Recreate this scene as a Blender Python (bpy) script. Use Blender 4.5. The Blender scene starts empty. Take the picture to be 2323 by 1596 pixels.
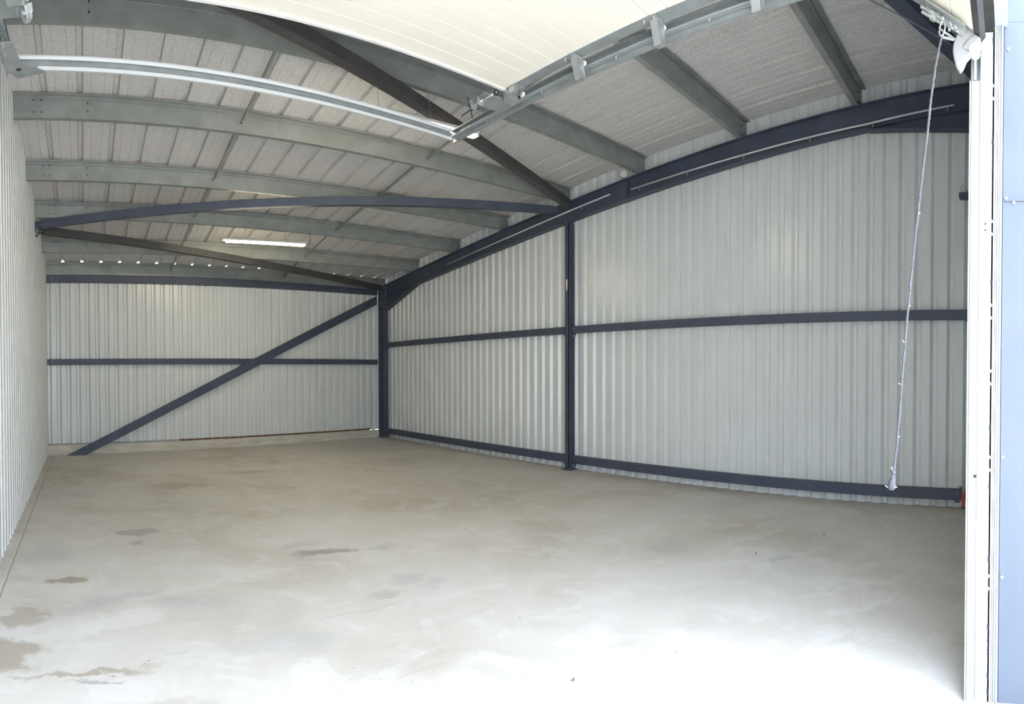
import bpy, math, random
from mathutils import Vector, Matrix
random.seed(7)
V = Vector
C = bpy.context.scene.collection
SC = bpy.context.scene

# ------------------------------------------------------------------ materials
def mat(name, col, rough=.5, metal=0., noise=0., nscale=6., col2=None, bump=0., bscale=60., emit=None, estr=0., spec=.5, stretch=None):
    m = bpy.data.materials.new(name); m.use_nodes = True
    nt = m.node_tree; b = nt.nodes['Principled BSDF']
    b.inputs['Base Color'].default_value = (*col, 1); b.inputs['Roughness'].default_value = rough
    b.inputs['Metallic'].default_value = metal; b.inputs['Specular IOR Level'].default_value = spec
    if emit:
        b.inputs['Emission Color'].default_value = (*emit, 1); b.inputs['Emission Strength'].default_value = estr
    tc = nt.nodes.new('ShaderNodeTexCoord'); src = tc.outputs['Object']
    if stretch:
        mp = nt.nodes.new('ShaderNodeMapping'); mp.inputs['Scale'].default_value = stretch
        nt.links.new(src, mp.inputs['Vector']); src = mp.outputs['Vector']
    if noise > 0 or col2:
        n = nt.nodes.new('ShaderNodeTexNoise'); n.inputs['Scale'].default_value = nscale; n.inputs['Detail'].default_value = 6
        nt.links.new(src, n.inputs['Vector'])
        r = nt.nodes.new('ShaderNodeValToRGB'); r.color_ramp.elements[0].position = .35; r.color_ramp.elements[1].position = .65
        c2 = col2 or tuple(c * (1 + noise) for c in col); c1 = col if col2 else tuple(c * (1 - noise) for c in col)
        r.color_ramp.elements[0].color = (*c1, 1); r.color_ramp.elements[1].color = (*c2, 1)
        nt.links.new(n.outputs['Fac'], r.inputs['Fac']); nt.links.new(r.outputs['Color'], b.inputs['Base Color'])
    if bump > 0:
        n = nt.nodes.new('ShaderNodeTexNoise'); n.inputs['Scale'].default_value = bscale; n.inputs['Detail'].default_value = 4
        nt.links.new(src, n.inputs['Vector'])
        bp = nt.nodes.new('ShaderNodeBump'); bp.inputs['Strength'].default_value = bump; bp.inputs['Distance'].default_value = .01
        nt.links.new(n.outputs['Fac'], bp.inputs['Height']); nt.links.new(bp.outputs['Normal'], b.inputs['Normal'])
    return m

STEEL = mat('painted_steel', (.056, .068, .102), .55, noise=.12, nscale=3)
BROWN = mat('primer_steel', (.055, .053, .055), .6, noise=.15, nscale=2.5)
ZLIT = mat('lit_lip', (.50, .52, .52), .35, .2)  # crossbar lips: paler than the web, the daylight on them is in the colour
GALV = mat('galvanised_steel', (.265, .282, .268), .5, .2, noise=.12, nscale=4)
ZINC = mat('bright_zinc', (.46, .49, .49), .3, .8, noise=.08, nscale=8)
ZPLATE = mat('zinc_plate', (.27, .295, .295), .4, .5, noise=.1, nscale=9)
SHEET = mat('wall_sheet_paint', (.62, .645, .64), .28, noise=.02, nscale=1.2)
SHEETL = mat('party_wall_paint', (.62, .63, .62), .4, noise=.02, nscale=1.2)
FELT = mat('roof_felt', (.60, .585, .57), .95, noise=.13, nscale=55, bump=.25, bscale=160, spec=.1)
DOORW = mat('door_panel_white', (.60, .575, .50), .42, noise=.015, nscale=2)
RUBBER = mat('black_rubber', (.02, .018, .018), .35)
WHITEP = mat('white_plastic', (.20, .205, .215), .35)
CONDUIT = mat('conduit_plastic', (.60, .60, .60), .4)
NYLON = mat('nylon_roller', (.70, .70, .70), .4)
LED = mat('led_diffuser', (.9, .9, .85), .4, emit=(1, .88, .62), estr=34.)
HOUS = mat('lamp_housing', (.55, .54, .51), .4)
WIRE = mat('steel_wire', (.30, .30, .30), .4, .6)
BLACK = mat('black_cable', (.025, .028, .03), .5)
ROPE = mat('rope_fibre', (.06, .062, .07), .9, noise=.35, nscale=140)
TAPE = mat('masking_tape', (.66, .58, .47), .8)
KERB = mat('kerb_concrete', (.46, .43, .37), .9, col2=(.60, .56, .49), nscale=5, bump=.5, bscale=18, stretch=(.5, 1, 3))
RUST = mat('rusty_angle', (.10, .055, .035), .8, col2=(.17, .09, .055), nscale=9)
RED = mat('red_paint', (.50, .07, .05), .5, noise=.15, nscale=12)
JAMBM = mat('jamb_white_metal', (.30, .32, .34), .4, noise=.03, nscale=4)
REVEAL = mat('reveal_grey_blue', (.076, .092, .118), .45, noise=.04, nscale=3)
GROUND = mat('yard_concrete', (.50, .48, .44), .9, noise=.12, nscale=.6)
HOLE = mat('dark_hole', (.03, .03, .035), .9)
LEAF = mat('dry_leaf', (.20, .13, .07), .8, noise=.3, nscale=60)
GRIT = mat('white_grit', (.8, .8, .78), .8)
OUTER = mat('outer_cladding', (.25, .32, .45), .5)

# ------------------------------------------------------------------ mesh helper
class MB:
    def __init__(s): s.v = []; s.f = []
    def add(s, vs, fs):
        o = len(s.v); s.v += [V(p) for p in vs]; s.f += [[i + o for i in f] for f in fs]; return s
    def box(s, a, b):
        x0, y0, z0 = a; x1, y1, z1 = b
        return s.add([(x0, y0, z0), (x1, y0, z0), (x1, y1, z0), (x0, y1, z0), (x0, y0, z1), (x1, y0, z1), (x1, y1, z1), (x0, y1, z1)],
                     [(0, 3, 2, 1), (4, 5, 6, 7), (0, 1, 5, 4), (1, 2, 6, 5), (2, 3, 7, 6), (3, 0, 4, 7)])
    def prism(s, poly, ext):
        """closed outline poly (3d points) pushed along ext"""
        n = len(poly); e = V(ext); P = [V(p) for p in poly]
        return s.add(P + [p + e for p in P], [list(range(n))[::-1], list(range(n, 2 * n))] + [[i, (i + 1) % n, n + (i + 1) % n, n + i] for i in range(n)])
    def beam(s, p0, p1, prof, up=(0, 0, 1), closed=True):
        """profile [(side, up)] swept p0->p1"""
        p0 = V(p0); p1 = V(p1); d = (p1 - p0).normalized(); u = V(up); r = d.cross(u).normalized(); u = r.cross(d).normalized()
        n = len(prof); A = [p0 + r * a + u * b for a, b in prof]; B = [p1 + r * a + u * b for a, b in prof]
        fs = [[i, (i + 1) % n, n + (i + 1) % n, n + i] for i in range(n if closed else n - 1)]
        if closed: fs += [list(range(n))[::-1], list(range(n, 2 * n))]
        return s.add(A + B, fs)
    def rbox(s, p0, p1, w, h, up=(0, 0, 1), off=(0, 0)):
        a, b = off
        return s.beam(p0, p1, [(a - w / 2, b - h / 2), (a + w / 2, b - h / 2), (a + w / 2, b + h / 2), (a - w / 2, b + h / 2)], up)
    def sweep(s, path, prof, side, closed=True):
        """profile [(side, normal)] swept along a planar path whose plane is normal to side"""
        S = V(side).normalized(); P = [V(p) for p in path]; n = len(prof); vs = []; fs = []
        for i, p in enumerate(P):
            d0 = (P[i] - P[i - 1]).normalized() if i else (P[1] - P[0]).normalized()
            d1 = (P[i + 1] - P[i]).normalized() if i < len(P) - 1 else d0
            t = (d0 + d1).normalized(); nn = S.cross(t).normalized(); k = 1 / max(.3, t.dot(d0))
            vs += [p + S * a + nn * (b * k) for a, b in prof]
        for i in range(len(P) - 1):
            for j in range(n if closed else n - 1):
                a = i * n + j; b = i * n + (j + 1) % n; fs.append([a, b, b + n, a + n])
        if closed: fs += [list(range(n))[::-1], [len(vs) - n + j for j in range(n)]]
        return s.add(vs, fs)
    def tube(s, path, r, n=8):
        P = [V(p) for p in path]; vs = []; fs = []; ref = None
        for i, p in enumerate(P):
            t = (P[min(i + 1, len(P) - 1)] - P[max(i - 1, 0)]).normalized()
            if ref is None: ref = V((0, 0, 1)) if abs(t.z) < .9 else V((1, 0, 0))
            a = (ref - t * ref.dot(t)).normalized(); ref = a; b = t.cross(a)
            rr = r[i] if isinstance(r, (list, tuple)) else r
            vs += [p + (a * math.cos(k * math.tau / n) + b * math.sin(k * math.tau / n)) * rr for k in range(n)]
        for i in range(len(P) - 1):
            for k in range(n):
                fs.append([i * n + k, i * n + (k + 1) % n, (i + 1) * n + (k + 1) % n, (i + 1) * n + k])
        fs += [list(range(n))[::-1], [len(vs) - n + k for k in range(n)]]
        return s.add(vs, fs)
    def cyl(s, p0, p1, r, n=12): return s.tube([p0, p1], r, n)
    def ball(s, c, r, n=12, sc=(1, 1, 1)):
        vs = []; fs = []; m = n // 2; c = V(c)
        for i in range(1, m):
            for k in range(n):
                t = math.pi * i / m; p = math.tau * k / n
                vs.append(c + V((math.sin(t) * math.cos(p) * r * sc[0], math.sin(t) * math.sin(p) * r * sc[1], math.cos(t) * r * sc[2])))
        for i in range(m - 2):
            for k in range(n): fs.append([i * n + k, i * n + (k + 1) % n, (i + 1) * n + (k + 1) % n, (i + 1) * n + k])
        a = len(vs); vs += [c + V((0, 0, r * sc[2])), c - V((0, 0, r * sc[2]))]
        for k in range(n): fs += [[a, (k + 1) % n, k], [a + 1, (m - 2) * n + k, (m - 2) * n + (k + 1) % n]]
        return s.add(vs, fs)
    def build(s, name, m, parent=None, smooth=False, label=None, bevel=0.):
        me = bpy.data.meshes.new(name); o = bpy.data.objects.new(name, me); C.objects.link(o)
        org = V((0, 0, 0))
        if parent is not None:
            o.parent = parent; q = parent
            while q is not None: org += q.location; q = q.parent
        else:
            if s.v:
                org = V((sum(p.x for p in s.v) / len(s.v), sum(p.y for p in s.v) / len(s.v), min(p.z for p in s.v)))
            o.location = org
        me.from_pydata([tuple(p - org) for p in s.v], [], s.f)
        import bmesh
        bm = bmesh.new(); bm.from_mesh(me); bmesh.ops.recalc_face_normals(bm, faces=bm.faces); bm.to_mesh(me); bm.free()
        if smooth:
            for p in me.polygons: p.use_smooth = True
        me.materials.append(m)
        if bevel:
            b = o.modifiers.new('bevel', 'BEVEL'); b.width = bevel; b.segments = 2; b.limit_method = 'ANGLE'
        if label: o['label'] = label
        return o

def tag(o, label, cat, group=None, kind=None):
    o['label'] = label; o['category'] = cat
    if group: o['group'] = group
    if kind: o['kind'] = kind
    return o
def thing(name, loc, label, cat, group=None):
    o = bpy.data.objects.new(name, None); C.objects.link(o); o.location = loc; o.empty_display_size = .1
    return tag(o, label, cat, group)
def struct(o, label=None):
    o['kind'] = 'structure'
    if label: o['label'] = label
    return o
def lerp(a, b, t): return a + (b - a) * t

# ------------------------------------------------------------------ layout of the unit (metres, camera above the origin)
XL, XR = -.766, 7.4345                 # left and right cladding planes
XB = 7.234                             # inner edge of the steel frame on the right
def wallY(x): return 12.743 + .1755 * x   # back wall line in plan
def frameZ(y): return 5.131 - .0963 * y   # top of the rafter
PUR = [  # from the back to the front: left Y, left Z, right Y, right Z, bow
    ('E', 12.50, 3.650, 13.895, 3.735, 0), ('D', 11.25, 3.855, 12.293, 3.953, .12), ('C', 9.75, 4.10, 10.623, 4.105, .10),
    ('B', 8.30, 4.235, 9.023, 4.269, .12), ('A', 6.75, 4.425, 7.388, 4.432, .12), ('F', 5.20, 4.60, 5.80, 4.585, .08),
    ('G', 3.45, 4.75, 4.067, 4.735, 0), ('H', 1.90, 4.90, 2.447, 4.885, 0)]
def purl(row, x):
    _, yl, zl, yr, zr, bow = row; t = (x - XL) / (XB - XL)
    return yl + (yr - yl) * t + bow * 4 * t * (1 - t), zl + (zr - zl) * t
PD = .245                              # purlin depth
SKEW = .075                            # the opening is set slightly off square to the long walls
def doorY(x, y): return y + SKEW * (x - 2.95)

def surfZ(x, y):
    """purlin soffit level at (x, y)"""
    rows = [purl(r, x) for r in PUR]
    if y >= rows[0][0]: a, b = rows[0], rows[1]
    elif y <= rows[-1][0]: a, b = rows[-2], rows[-1]
    else:
        for a, b in zip(rows, rows[1:]):
            if b[0] <= y <= a[0]: break
    t = (y - a[0]) / (b[0] - a[0]); return a[1] + (b[1] - a[1]) * t

# ------------------------------------------------------------------ floor
FRONT = .32
mb = MB(); mb.box((XL - .2, FRONT - .45, -.15), (XR + .1, 14.3, 0))
floor = struct(mb.build('floor', mat('tmp', (1, 1, 1))), 'power-floated concrete floor slab')
def floor_material():
    m = bpy.data.materials.new('floor_concrete'); m.use_nodes = True; nt = m.node_tree; N = nt.nodes; Lk = nt.links
    b = N['Principled BSDF']; b.inputs['Roughness'].default_value = .62; b.inputs['Specular IOR Level'].default_value = .35
    geo = N.new('ShaderNodeNewGeometry'); P = geo.outputs['Position']
    def noise(scale, detail=5, rough=.55, vec=None, dist=0.):
        n = N.new('ShaderNodeTexNoise'); n.inputs['Scale'].default_value = scale; n.inputs['Detail'].default_value = detail
        n.inputs['Roughness'].default_value = rough; n.inputs['Distortion'].default_value = dist; Lk.new(vec or P, n.inputs['Vector']); return n
    def ramp(fac, stops):
        r = N.new('ShaderNodeValToRGB'); e = r.color_ramp.elements
        e[0].position, e[0].color = stops[0][0], (*stops[0][1], 1); e[1].position, e[1].color = stops[-1][0], (*stops[-1][1], 1)
        for p, c in stops[1:-1]:
            q = e.new(p); q.color = (*c, 1)
        Lk.new(fac, r.inputs['Fac']); return r.outputs['Color']
    def mth(op, a, c=None, clamp=False):
        n = N.new('ShaderNodeMath'); n.operation = op; n.use_clamp = clamp
        for i, x in enumerate((a, c)):
            if x is None: continue
            if isinstance(x, (int, float)): n.inputs[i].default_value = x
            else: Lk.new(x, n.inputs[i])
        return n.outputs[0]
    def mix(a, bcol, fac):
        n = N.new('ShaderNodeMix'); n.data_type = 'RGBA'
        if isinstance(fac, (int, float)): n.inputs[0].default_value = fac
        else: Lk.new(fac, n.inputs[0])
        Lk.new(a, n.inputs[6])
        if isinstance(bcol, tuple): n.inputs[7].default_value = (*bcol, 1)
        else: Lk.new(bcol, n.inputs[7])
        return n.outputs[2]
    big = noise(.55, 7, .6, dist=.6)
    col = ramp(big.outputs['Fac'], [(.32, (.45, .42, .36)), (.5, (.54, .515, .46)), (.68, (.58, .565, .53))])
    mid = noise(2.6, 7, .62, dist=.8); col = mix(col, (.62, .605, .57), ramp(mid.outputs['Fac'], [(.5, (0, 0, 0)), (.62, (.55, .55, .55))]))
    fine = noise(38, 4); col = mix(col, (.27, .25, .21), mth('MULTIPLY', ramp(fine.outputs['Fac'], [(.60, (0, 0, 0)), (.74, (.5, .5, .5))]), .35))
    vor = N.new('ShaderNodeTexVoronoi'); vor.inputs['Scale'].default_value = 3.2; vor.inputs['Randomness'].default_value = 1; Lk.new(P, vor.inputs['Vector'])
    col = mix(col, (.14, .13, .12), mth('MULTIPLY', mth('LESS_THAN', vor.outputs['Distance'], .028), .7))
    v2 = N.new('ShaderNodeTexVoronoi'); v2.inputs['Scale'].default_value = 17; Lk.new(P, v2.inputs['Vector'])
    cl = noise(1.1, 5, .6, dist=.5); clm = ramp(cl.outputs['Fac'], [(.56, (0, 0, 0)), (.66, (1, 1, 1))])
    col = mix(col, (.26, .24, .20), mth('MULTIPLY', mth('MULTIPLY', mth('LESS_THAN', v2.outputs['Distance'], .13), clm), .75))
    mpp = N.new('ShaderNodeMapping'); mpp.inputs['Rotation'].default_value = (0, 0, .5); mpp.inputs['Scale'].default_value = (1.2, 9, 1); Lk.new(P, mpp.inputs['Vector'])
    stn = noise(2.2, 7, .65, vec=mpp.outputs['Vector'], dist=1.2); cm2 = noise(.8, 3); cm2m = ramp(cm2.outputs['Fac'], [(.50, (0, 0, 0)), (.62, (1, 1, 1))])
    col = mix(col, (.36, .335, .285), mth('MULTIPLY', mth('MULTIPLY', ramp(stn.outputs['Fac'], [(.56, (0, 0, 0)), (.66, (1, 1, 1))]), cm2m), .45))
    # warp for the stains
    wn = noise(3.5, 6, .65); sub = N.new('ShaderNodeVectorMath'); sub.operation = 'SUBTRACT'; Lk.new(wn.outputs['Color'], sub.inputs[0]); sub.inputs[1].default_value = (.5, .5, .5)
    scl = N.new('ShaderNodeVectorMath'); scl.operation = 'SCALE'; Lk.new(sub.outputs[0], scl.inputs[0]); scl.inputs['Scale'].default_value = .55
    ad = N.new('ShaderNodeVectorMath'); ad.operation = 'ADD'; Lk.new(P, ad.inputs[0]); Lk.new(scl.outputs[0], ad.inputs[1])
    sep = N.new('ShaderNodeSeparateXYZ'); Lk.new(ad.outputs[0], sep.inputs[0])
    def blob(x, y, rx, ry, ang=0., soft=.5):
        dx = mth('SUBTRACT', sep.outputs[0], x); dy = mth('SUBTRACT', sep.outputs[1], y); ca, sa = math.cos(ang), math.sin(ang)
        ex = mth('DIVIDE', mth('ADD', mth('MULTIPLY', dx, ca), mth('MULTIPLY', dy, sa)), rx)
        ey = mth('DIVIDE', mth('SUBTRACT', mth('MULTIPLY', dy, ca), mth('MULTIPLY', dx, sa)), ry)
        d = mth('SQRT', mth('ADD', mth('POWER', ex, 2), mth('POWER', ey, 2)))
        return mth('DIVIDE', mth('SUBTRACT', 1., d), soft, True)
    for x, y, rx, ry, an, soft, c, k in STAINS:
        col = mix(col, c, mth('MULTIPLY', blob(x, y, rx, ry, an, soft), k))
    # saw-cut joints and the scuffed line
    s2 = N.new('ShaderNodeSeparateXYZ'); Lk.new(P, s2.inputs[0]); j = noise(6, 4)
    w = mth('MULTIPLY', mth('SUBTRACT', j.outputs['Fac'], .5), .018)
    dj = mth('ABSOLUTE', mth('ADD', mth('SUBTRACT', s2.outputs[0], -.625), w))
    col = mix(col, (.24, .22, .19), mth('MULTIPLY', mth('LESS_THAN', dj, .006), .8))
    col = mix(col, (.56, .54, .50), mth('MULTIPLY', mth('LESS_THAN', mth('ABSOLUTE', mth('SUBTRACT', dj, .016)), .006), .4))
    line = mth('SUBTRACT', s2.outputs[1], mth('ADD', mth('MULTIPLY', s2.outputs[0], .125), 6.435))
    inx = mth('MULTIPLY', mth('GREATER_THAN', s2.outputs[0], 1.9), mth('LESS_THAN', s2.outputs[0], 6.4))
    for o_, ww, c_, k_ in ((0., .012, (.58, .56, .50), .55), (.05, .008, (.58, .56, .50), .45), (-.04, .01, (.33, .31, .27), .35)):
        dl = mth('ABSOLUTE', mth('ADD', mth('SUBTRACT', line, o_), w))
        col = mix(col, c_, mth('MULTIPLY', mth('MULTIPLY', mth('LESS_THAN', dl, ww), inx), k_))
    Lk.new(col, b.inputs['Base Color'])
    bp = N.new('ShaderNodeBump'); bp.inputs['Strength'].default_value = .25; bp.inputs['Distance'].default_value = .01
    Lk.new(mid.outputs['Fac'], bp.inputs['Height']); Lk.new(bp.outputs['Normal'], b.inputs['Normal'])
    return m
DK, GR, BR, WT = (.19, .185, .17), (.41, .41, .40), (.30, .25, .19), (.68, .665, .63)
STAINS = [(2.11, 5.14, .36, .13, 0, .5, (.25, .245, .22), .75), (1.95, 5.45, .25, .12, 0, .7, GR, .5), (2.65, 5.06, .25, .1, 0, .6, GR, .55), (1.4, 8.9, .75, .4, 0, .8, BR, .45), (2.64, 9.84, .6, .25, 0, .7, BR, .5),
          (.55, 6.33, .3, .16, .2, .3, DK, .45), (.5, 5.9, .15, .12, 0, .5, DK, .4), (-.136, 4.9, .22, .09, 0, .3, BR, .8), (-.42, 4.1, .18, .25, 0, .3, BR, .6), (-.45, 3.56, .22, .22, 0, .4, BR, .75),
          (.0, 3.34, .45, .05, .05, .4, BR, .7), (.05, 3.22, .2, .03, 0, .5, DK, .5), (.25, 4.05, .7, .13, .5, .5, WT, .4), (.2, 4.4, .6, .12, .6, .6, GR, .6), (.7, 4.3, .35, .2, 0, .6, GR, .6), (1.76, 2.9, .3, .18, 0, .6, BR, .3),
          (2.1, 3.95, .16, .1, 0, .5, BR, .4), (2.35, 4.2, .25, .12, 0, .6, GR, .5), (2.5, 4.0, .2, .1, 0, .6, GR, .5), (1.2, 3.5, .45, .2, 0, .6, GR, .5), (4.62, 3.33, .3, .18, 0, .4, GR, .55), (4.85, 2.33, .15, .1, 0, .3, GR, .6),
          (5.4, 6.4, .9, .25, .1, .9, GR, .4), (6.6, 3.8, 1.1, .35, -.3, .9, GR, .45), (-.1, 8.4, .6, .5, 0, .9, GR, .45), (3.3, 3.0, .35, .18, 0, .9, WT, .3), (3.6, 5.6, 1.4, .4, .15, .9, (.50, .46, .38), .4),
          (-.35, 5.6, .3, .6, 0, .9, GR, .5), (.4, 2.9, .4, .1, 0, .6, BR, .3), (5.9, 3.1, .5, .03, -.25, .5, (.42, .30, .26), .5), (4.5, 2.0, .5, .3, 0, .8, GR, .3)]
floor.data.materials[0] = floor_material()

g = MB(); g.add([(-40, -45, -.02), (45, -45, -.02), (45, FRONT - .45, -.02), (-40, FRONT - .45, -.02)], [(0, 1, 2, 3)])
struct(g.build('ground', GROUND), 'bright concrete yard in front of the unit')

# ------------------------------------------------------------------ corrugated cladding
def sheet(name, m, p0, d, nrm, L, zb, zt, phase, pitch=.205, dep=.038, label=None, vw=.037, sw=.034):
    """trapezoidal sheeting; phase = where a crest starts to fall back to a valley"""
    d = V((*d, 0)).normalized(); nn = V((*nrm, 0)).normalized(); p0 = V((*p0, 0)); st = []
    k = math.floor((0 - phase) / pitch) - 1
    while True:
        s0 = phase + k * pitch
        if s0 > L + pitch: break
        st += [(s0, dep), (s0 + sw, 0), (s0 + sw + vw, 0), (s0 + 2 * sw + vw, dep)]; k += 1
    st.sort(); out = []
    def at(s):
        for (a, x), (b_, y) in zip(st, st[1:]):
            if a <= s <= b_: return x + (y - x) * (s - a) / (b_ - a)
        return 0
    out = [(0, at(0))] + [q for q in st if 0 < q[0] < L] + [(L, at(L))]
    mb = MB(); vs = []; fs = []
    for s_, h in out:
        p = p0 + d * s_ + nn * h; vs += [(p.x, p.y, zb(s_)), (p.x, p.y, zt(s_))]
    for i in range(len(out) - 1): fs.append([2 * i, 2 * i + 2, 2 * i + 3, 2 * i + 1])
    mb.add(vs, fs); return struct(mb.build(name, m), label)
def roofZ(x, y): return surfZ(x, y) + PD + .012
Y0 = FRONT - .12
sheet('wall_right', SHEET, (XR, Y0), (0, 1), (-1, 0), 14.02 - Y0, lambda s: 0., lambda s: roofZ(XR, Y0 + s) + .044, 6.9875 - Y0, label='pale grey trapezoidal steel cladding on the right')
sheet('wall_left', SHEETL, (XL, Y0), (0, 1), (1, 0), 12.64 - Y0, lambda s: 0., lambda s: roofZ(XL, Y0 + s) + .01, .03, label='pale grey trapezoidal steel cladding on the left')
bl = math.hypot(XR - XL, wallY(XR) - wallY(XL)); bd = ((XR - XL) / bl, (wallY(XR) - wallY(XL)) / bl); bn = (bd[1], -bd[0])
def bwp(x, off=0.):   # point on the back wall line, off metres towards the room
    return (x + bn[0] * off, wallY(x) + bn[1] * off)
o_ = .036
sheet('wall_back', SHEET, bwp(XL, -o_), bd, bn, bl, lambda s: .198, lambda s: roofZ(XL + s * bd[0], wallY(XL + s * bd[0])) + .0, (.05 - XL) / bd[0], pitch=.2015, label='pale grey trapezoidal steel cladding on the back wall')

# roof sheeting
xs = []; x = XL - .03; k0 = -4
prof = []   # (x, rise)
k = -3
while -.0 + .39 * k < XR + .4:
    c = .39 * k
    prof += [(c - .036, 0), (c - .027, .048), (c + .027, .048), (c + .036, 0), (c + .120, 0), (c + .126, .004), (c + .132, 0), (c + .258, 0), (c + .264, .004), (c + .270, 0)]; k += 1
prof = [(XL - .05, 0)] + [q for q in prof if XL - .05 < q[0] < XR + .05] + [(XR + .05, 0)]
vs = []; fs = []; nrow = 0
rows_fn = [lambda x: (purl(PUR[0], x)[0] + .135, purl(PUR[0], x)[1] - .012)] + [(lambda x, r=r: purl(r, x)) for r in PUR] + [lambda x: (FRONT - .3, surfZ(x, FRONT - .3))]
for x, h in prof:
    for fn in rows_fn:
        y, z = fn(x); vs.append((x, y, z + PD + .012 + h))
nr = len(rows_fn)
for i in range(len(prof) - 1):
    for j in range(nr - 1): fs.append([i * nr + j, i * nr + j + 1, (i + 1) * nr + j + 1, (i + 1) * nr + j])
mb = MB(); mb.add(vs, fs); ceil = struct(mb.build('ceiling', FELT), 'grey felt-lined roof sheeting seen from below')

# front wall around the door opening
OX0, OX1, OZ = -.47, 3.02, 3.28
def fy(x): return doorY(x, FRONT)
mb = MB()
def fpanel(mb, x0, x1, z0, z1, th=.06, dy=0.):
    y0, y1 = fy(x0) + dy, fy(x1) + dy
    mb.add([(x0, y0 - th, z0), (x1, y1 - th, z0), (x1, y1, z0), (x0, y0, z0), (x0, y0 - th, z1), (x1, y1 - th, z1), (x1, y1, z1), (x0, y0, z1)],
           [(0, 3, 2, 1), (4, 5, 6, 7), (0, 1, 5, 4), (1, 2, 6, 5), (2, 3, 7, 6), (3, 0, 4, 7)])
fpanel(mb, XL - .05, OX0, 0, 5.36); fpanel(mb, OX1, XR + .03, 0, 5.36); fpanel(mb, OX0, OX1, OZ, 5.36)
struct(mb.build('wall_front', OUTER), 'front wall around the raised sectional door')
# reveal flashings of the opening
mb = MB(); y1 = fy(3.0)
mb.box((3.0, y1 - .62, 0), (3.02, y1 - .045, 3.30)); tr = struct(mb.build('trim_1', REVEAL, bevel=.002), 'pale blue-grey metal flashing lining the door opening')
mb = MB(); mb.box((3.0, y1 - .55, 3.30), (3.018, y1 - .05, 3.9)); mb.box((2.992, y1 - .62, 2.44), (3.0, y1 - .055, 2.4445)); struct(mb.build('trim_2', REVEAL), 'upper flashing sheet of the door opening')
for i, (yy, zz) in enumerate([(y1 - .062, 2.454), (y1 - .058, 1.204), (y1 - .1, 2.433), (y1 - .06, .62), (y1 - .065, 3.17)]):
    mb = MB(); mb.cyl((2.994, yy, zz), (3.0, yy, zz), .008); mb.ball((2.994, yy, zz), .006, 8, (.6, 1, 1)); mb.build('rivet', ZINC, tr)
# rubbing seal strip between the flashing and the track
seal = MB()
for a, b_, xx in ((-.042, -.034, 2.985), (-.032, -.020, 2.998), (-.018, -.012, 2.990), (-.010, .0, 2.994)):
    seal.box((xx, y1 + a, 0), (3.02, y1 + b_, 3.3))
tag(seal.build('door_seal', JAMBM), 'tall ribbed seal strip between the flashing and the right door track', 'seal')

# ------------------------------------------------------------------ kerb, sole angles
mb = MB()
N = 46; top = []; vs = []; fs = []
for i in range(N + 1):
    t = i / N; j = random.uniform(-.006, .006); x = lerp(XL + .005, 7.40, t)
    p = bwp(x, random.uniform(-.004, .008)); q = bwp(x, -.12); vs += [(*p, 0), (*bwp(x, j * .6), .185 + j), (*bwp(x, -.012), .2 + j * .4), (*q, .2), (*q, 0)]
for i in range(N):
    for j in range(4): fs.append([i * 5 + j, (i + 1) * 5 + j, (i + 1) * 5 + j + 1, i * 5 + j + 1])
fs += [[0, 1, 2, 3, 4], [N * 5 + j for j in range(5)][::-1]]
mb.add(vs, fs); struct(mb.build('baseboard_back', KERB), 'rough cast concrete kerb under the back wall')
mb = MB(); mb.prism([(*bwp(2.02, .003), .2), (*bwp(6.95, .003), .2), (*bwp(6.95, .003), .235), (*bwp(2.02, .003), .235)], (*[-c * .03 for c in bn], 0))
struct(mb.build('trim_3', RUST), 'rusty brown sole angle on the kerb')
mb = MB(); mb.prism([(*bwp(XL + .01, .003), .2), (*bwp(2.01, .003), .2), (*bwp(2.01, .003), .235), (*bwp(XL + .01, .003), .235)], (*[-c * .03 for c in bn], 0))
struct(mb.build('trim_4', GALV), 'grey sole angle on the kerb')

# ------------------------------------------------------------------ main steel frame on the right
IW, IT = .14, .012
def isec(mb, p0, p1, w, h, up, tf=.012, tw=.008):
    mb.rbox(p0, p1, w, tf, up, (0, h / 2 - tf / 2)); mb.rbox(p0, p1, w, tf, up, (0, -h / 2 + tf / 2)); mb.rbox(p0, p1, tw, h - 2 * tf, up)
def bolt(parent, p, d, r=.011, m=ZINC):
    p = V(p); d = V(d).normalized(); mb = MB(); mb.tube([p, p + d * .010], r, 6); mb.tube([p + d * .010, p + d * .022], r * .5, 6); return mb.build('bolt', m, parent)
XC = XB + IW / 2
RD = .315
col = thing('steel_column', (XC - .03, 13.86, 0), 'dark blue-grey steel column in the back right corner', 'column'); col['kind'] = 'thing'
XK = XC - .03
mb = MB(); isec(mb, (XK, 13.85, 0), (XK, 13.85, 3.70), IW, .26, (0, 1, 0)); mb.build('shaft', STEEL, col)
mb = MB(); mb.box((XK - .1, 13.70, 0), (XK + .1, 13.99, .014)); mb.build('base_plate', STEEL, col)
for dx in (-.05, .05): bolt(col, (XK + dx, 13.706, .014), (0, 0, 1), .014)
mb = MB(); mb.box((XK - .12, 13.72, 3.22), (XK - .07, 13.84, 3.72)); mb.build('gusset', STEEL, col)
for k in range(2): bolt(col, (XK - .12, 13.76 + .04 * k, 3.36 - .05 * k), (-1, 0, 0))

raf = thing('steel_rafter', (XC, 7.3, frameZ(7.3) - RD), 'dark blue steel rafter rising along the top of the right wall', 'beam')
mb = MB(); ya, yb = .66, 13.70
isec(mb, (XC, ya, frameZ(ya) - RD / 2), (XC, yb, frameZ(yb) - RD / 2), IW, RD, (0, 0, 1)); mb.build('shaft', STEEL, raf)
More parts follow.
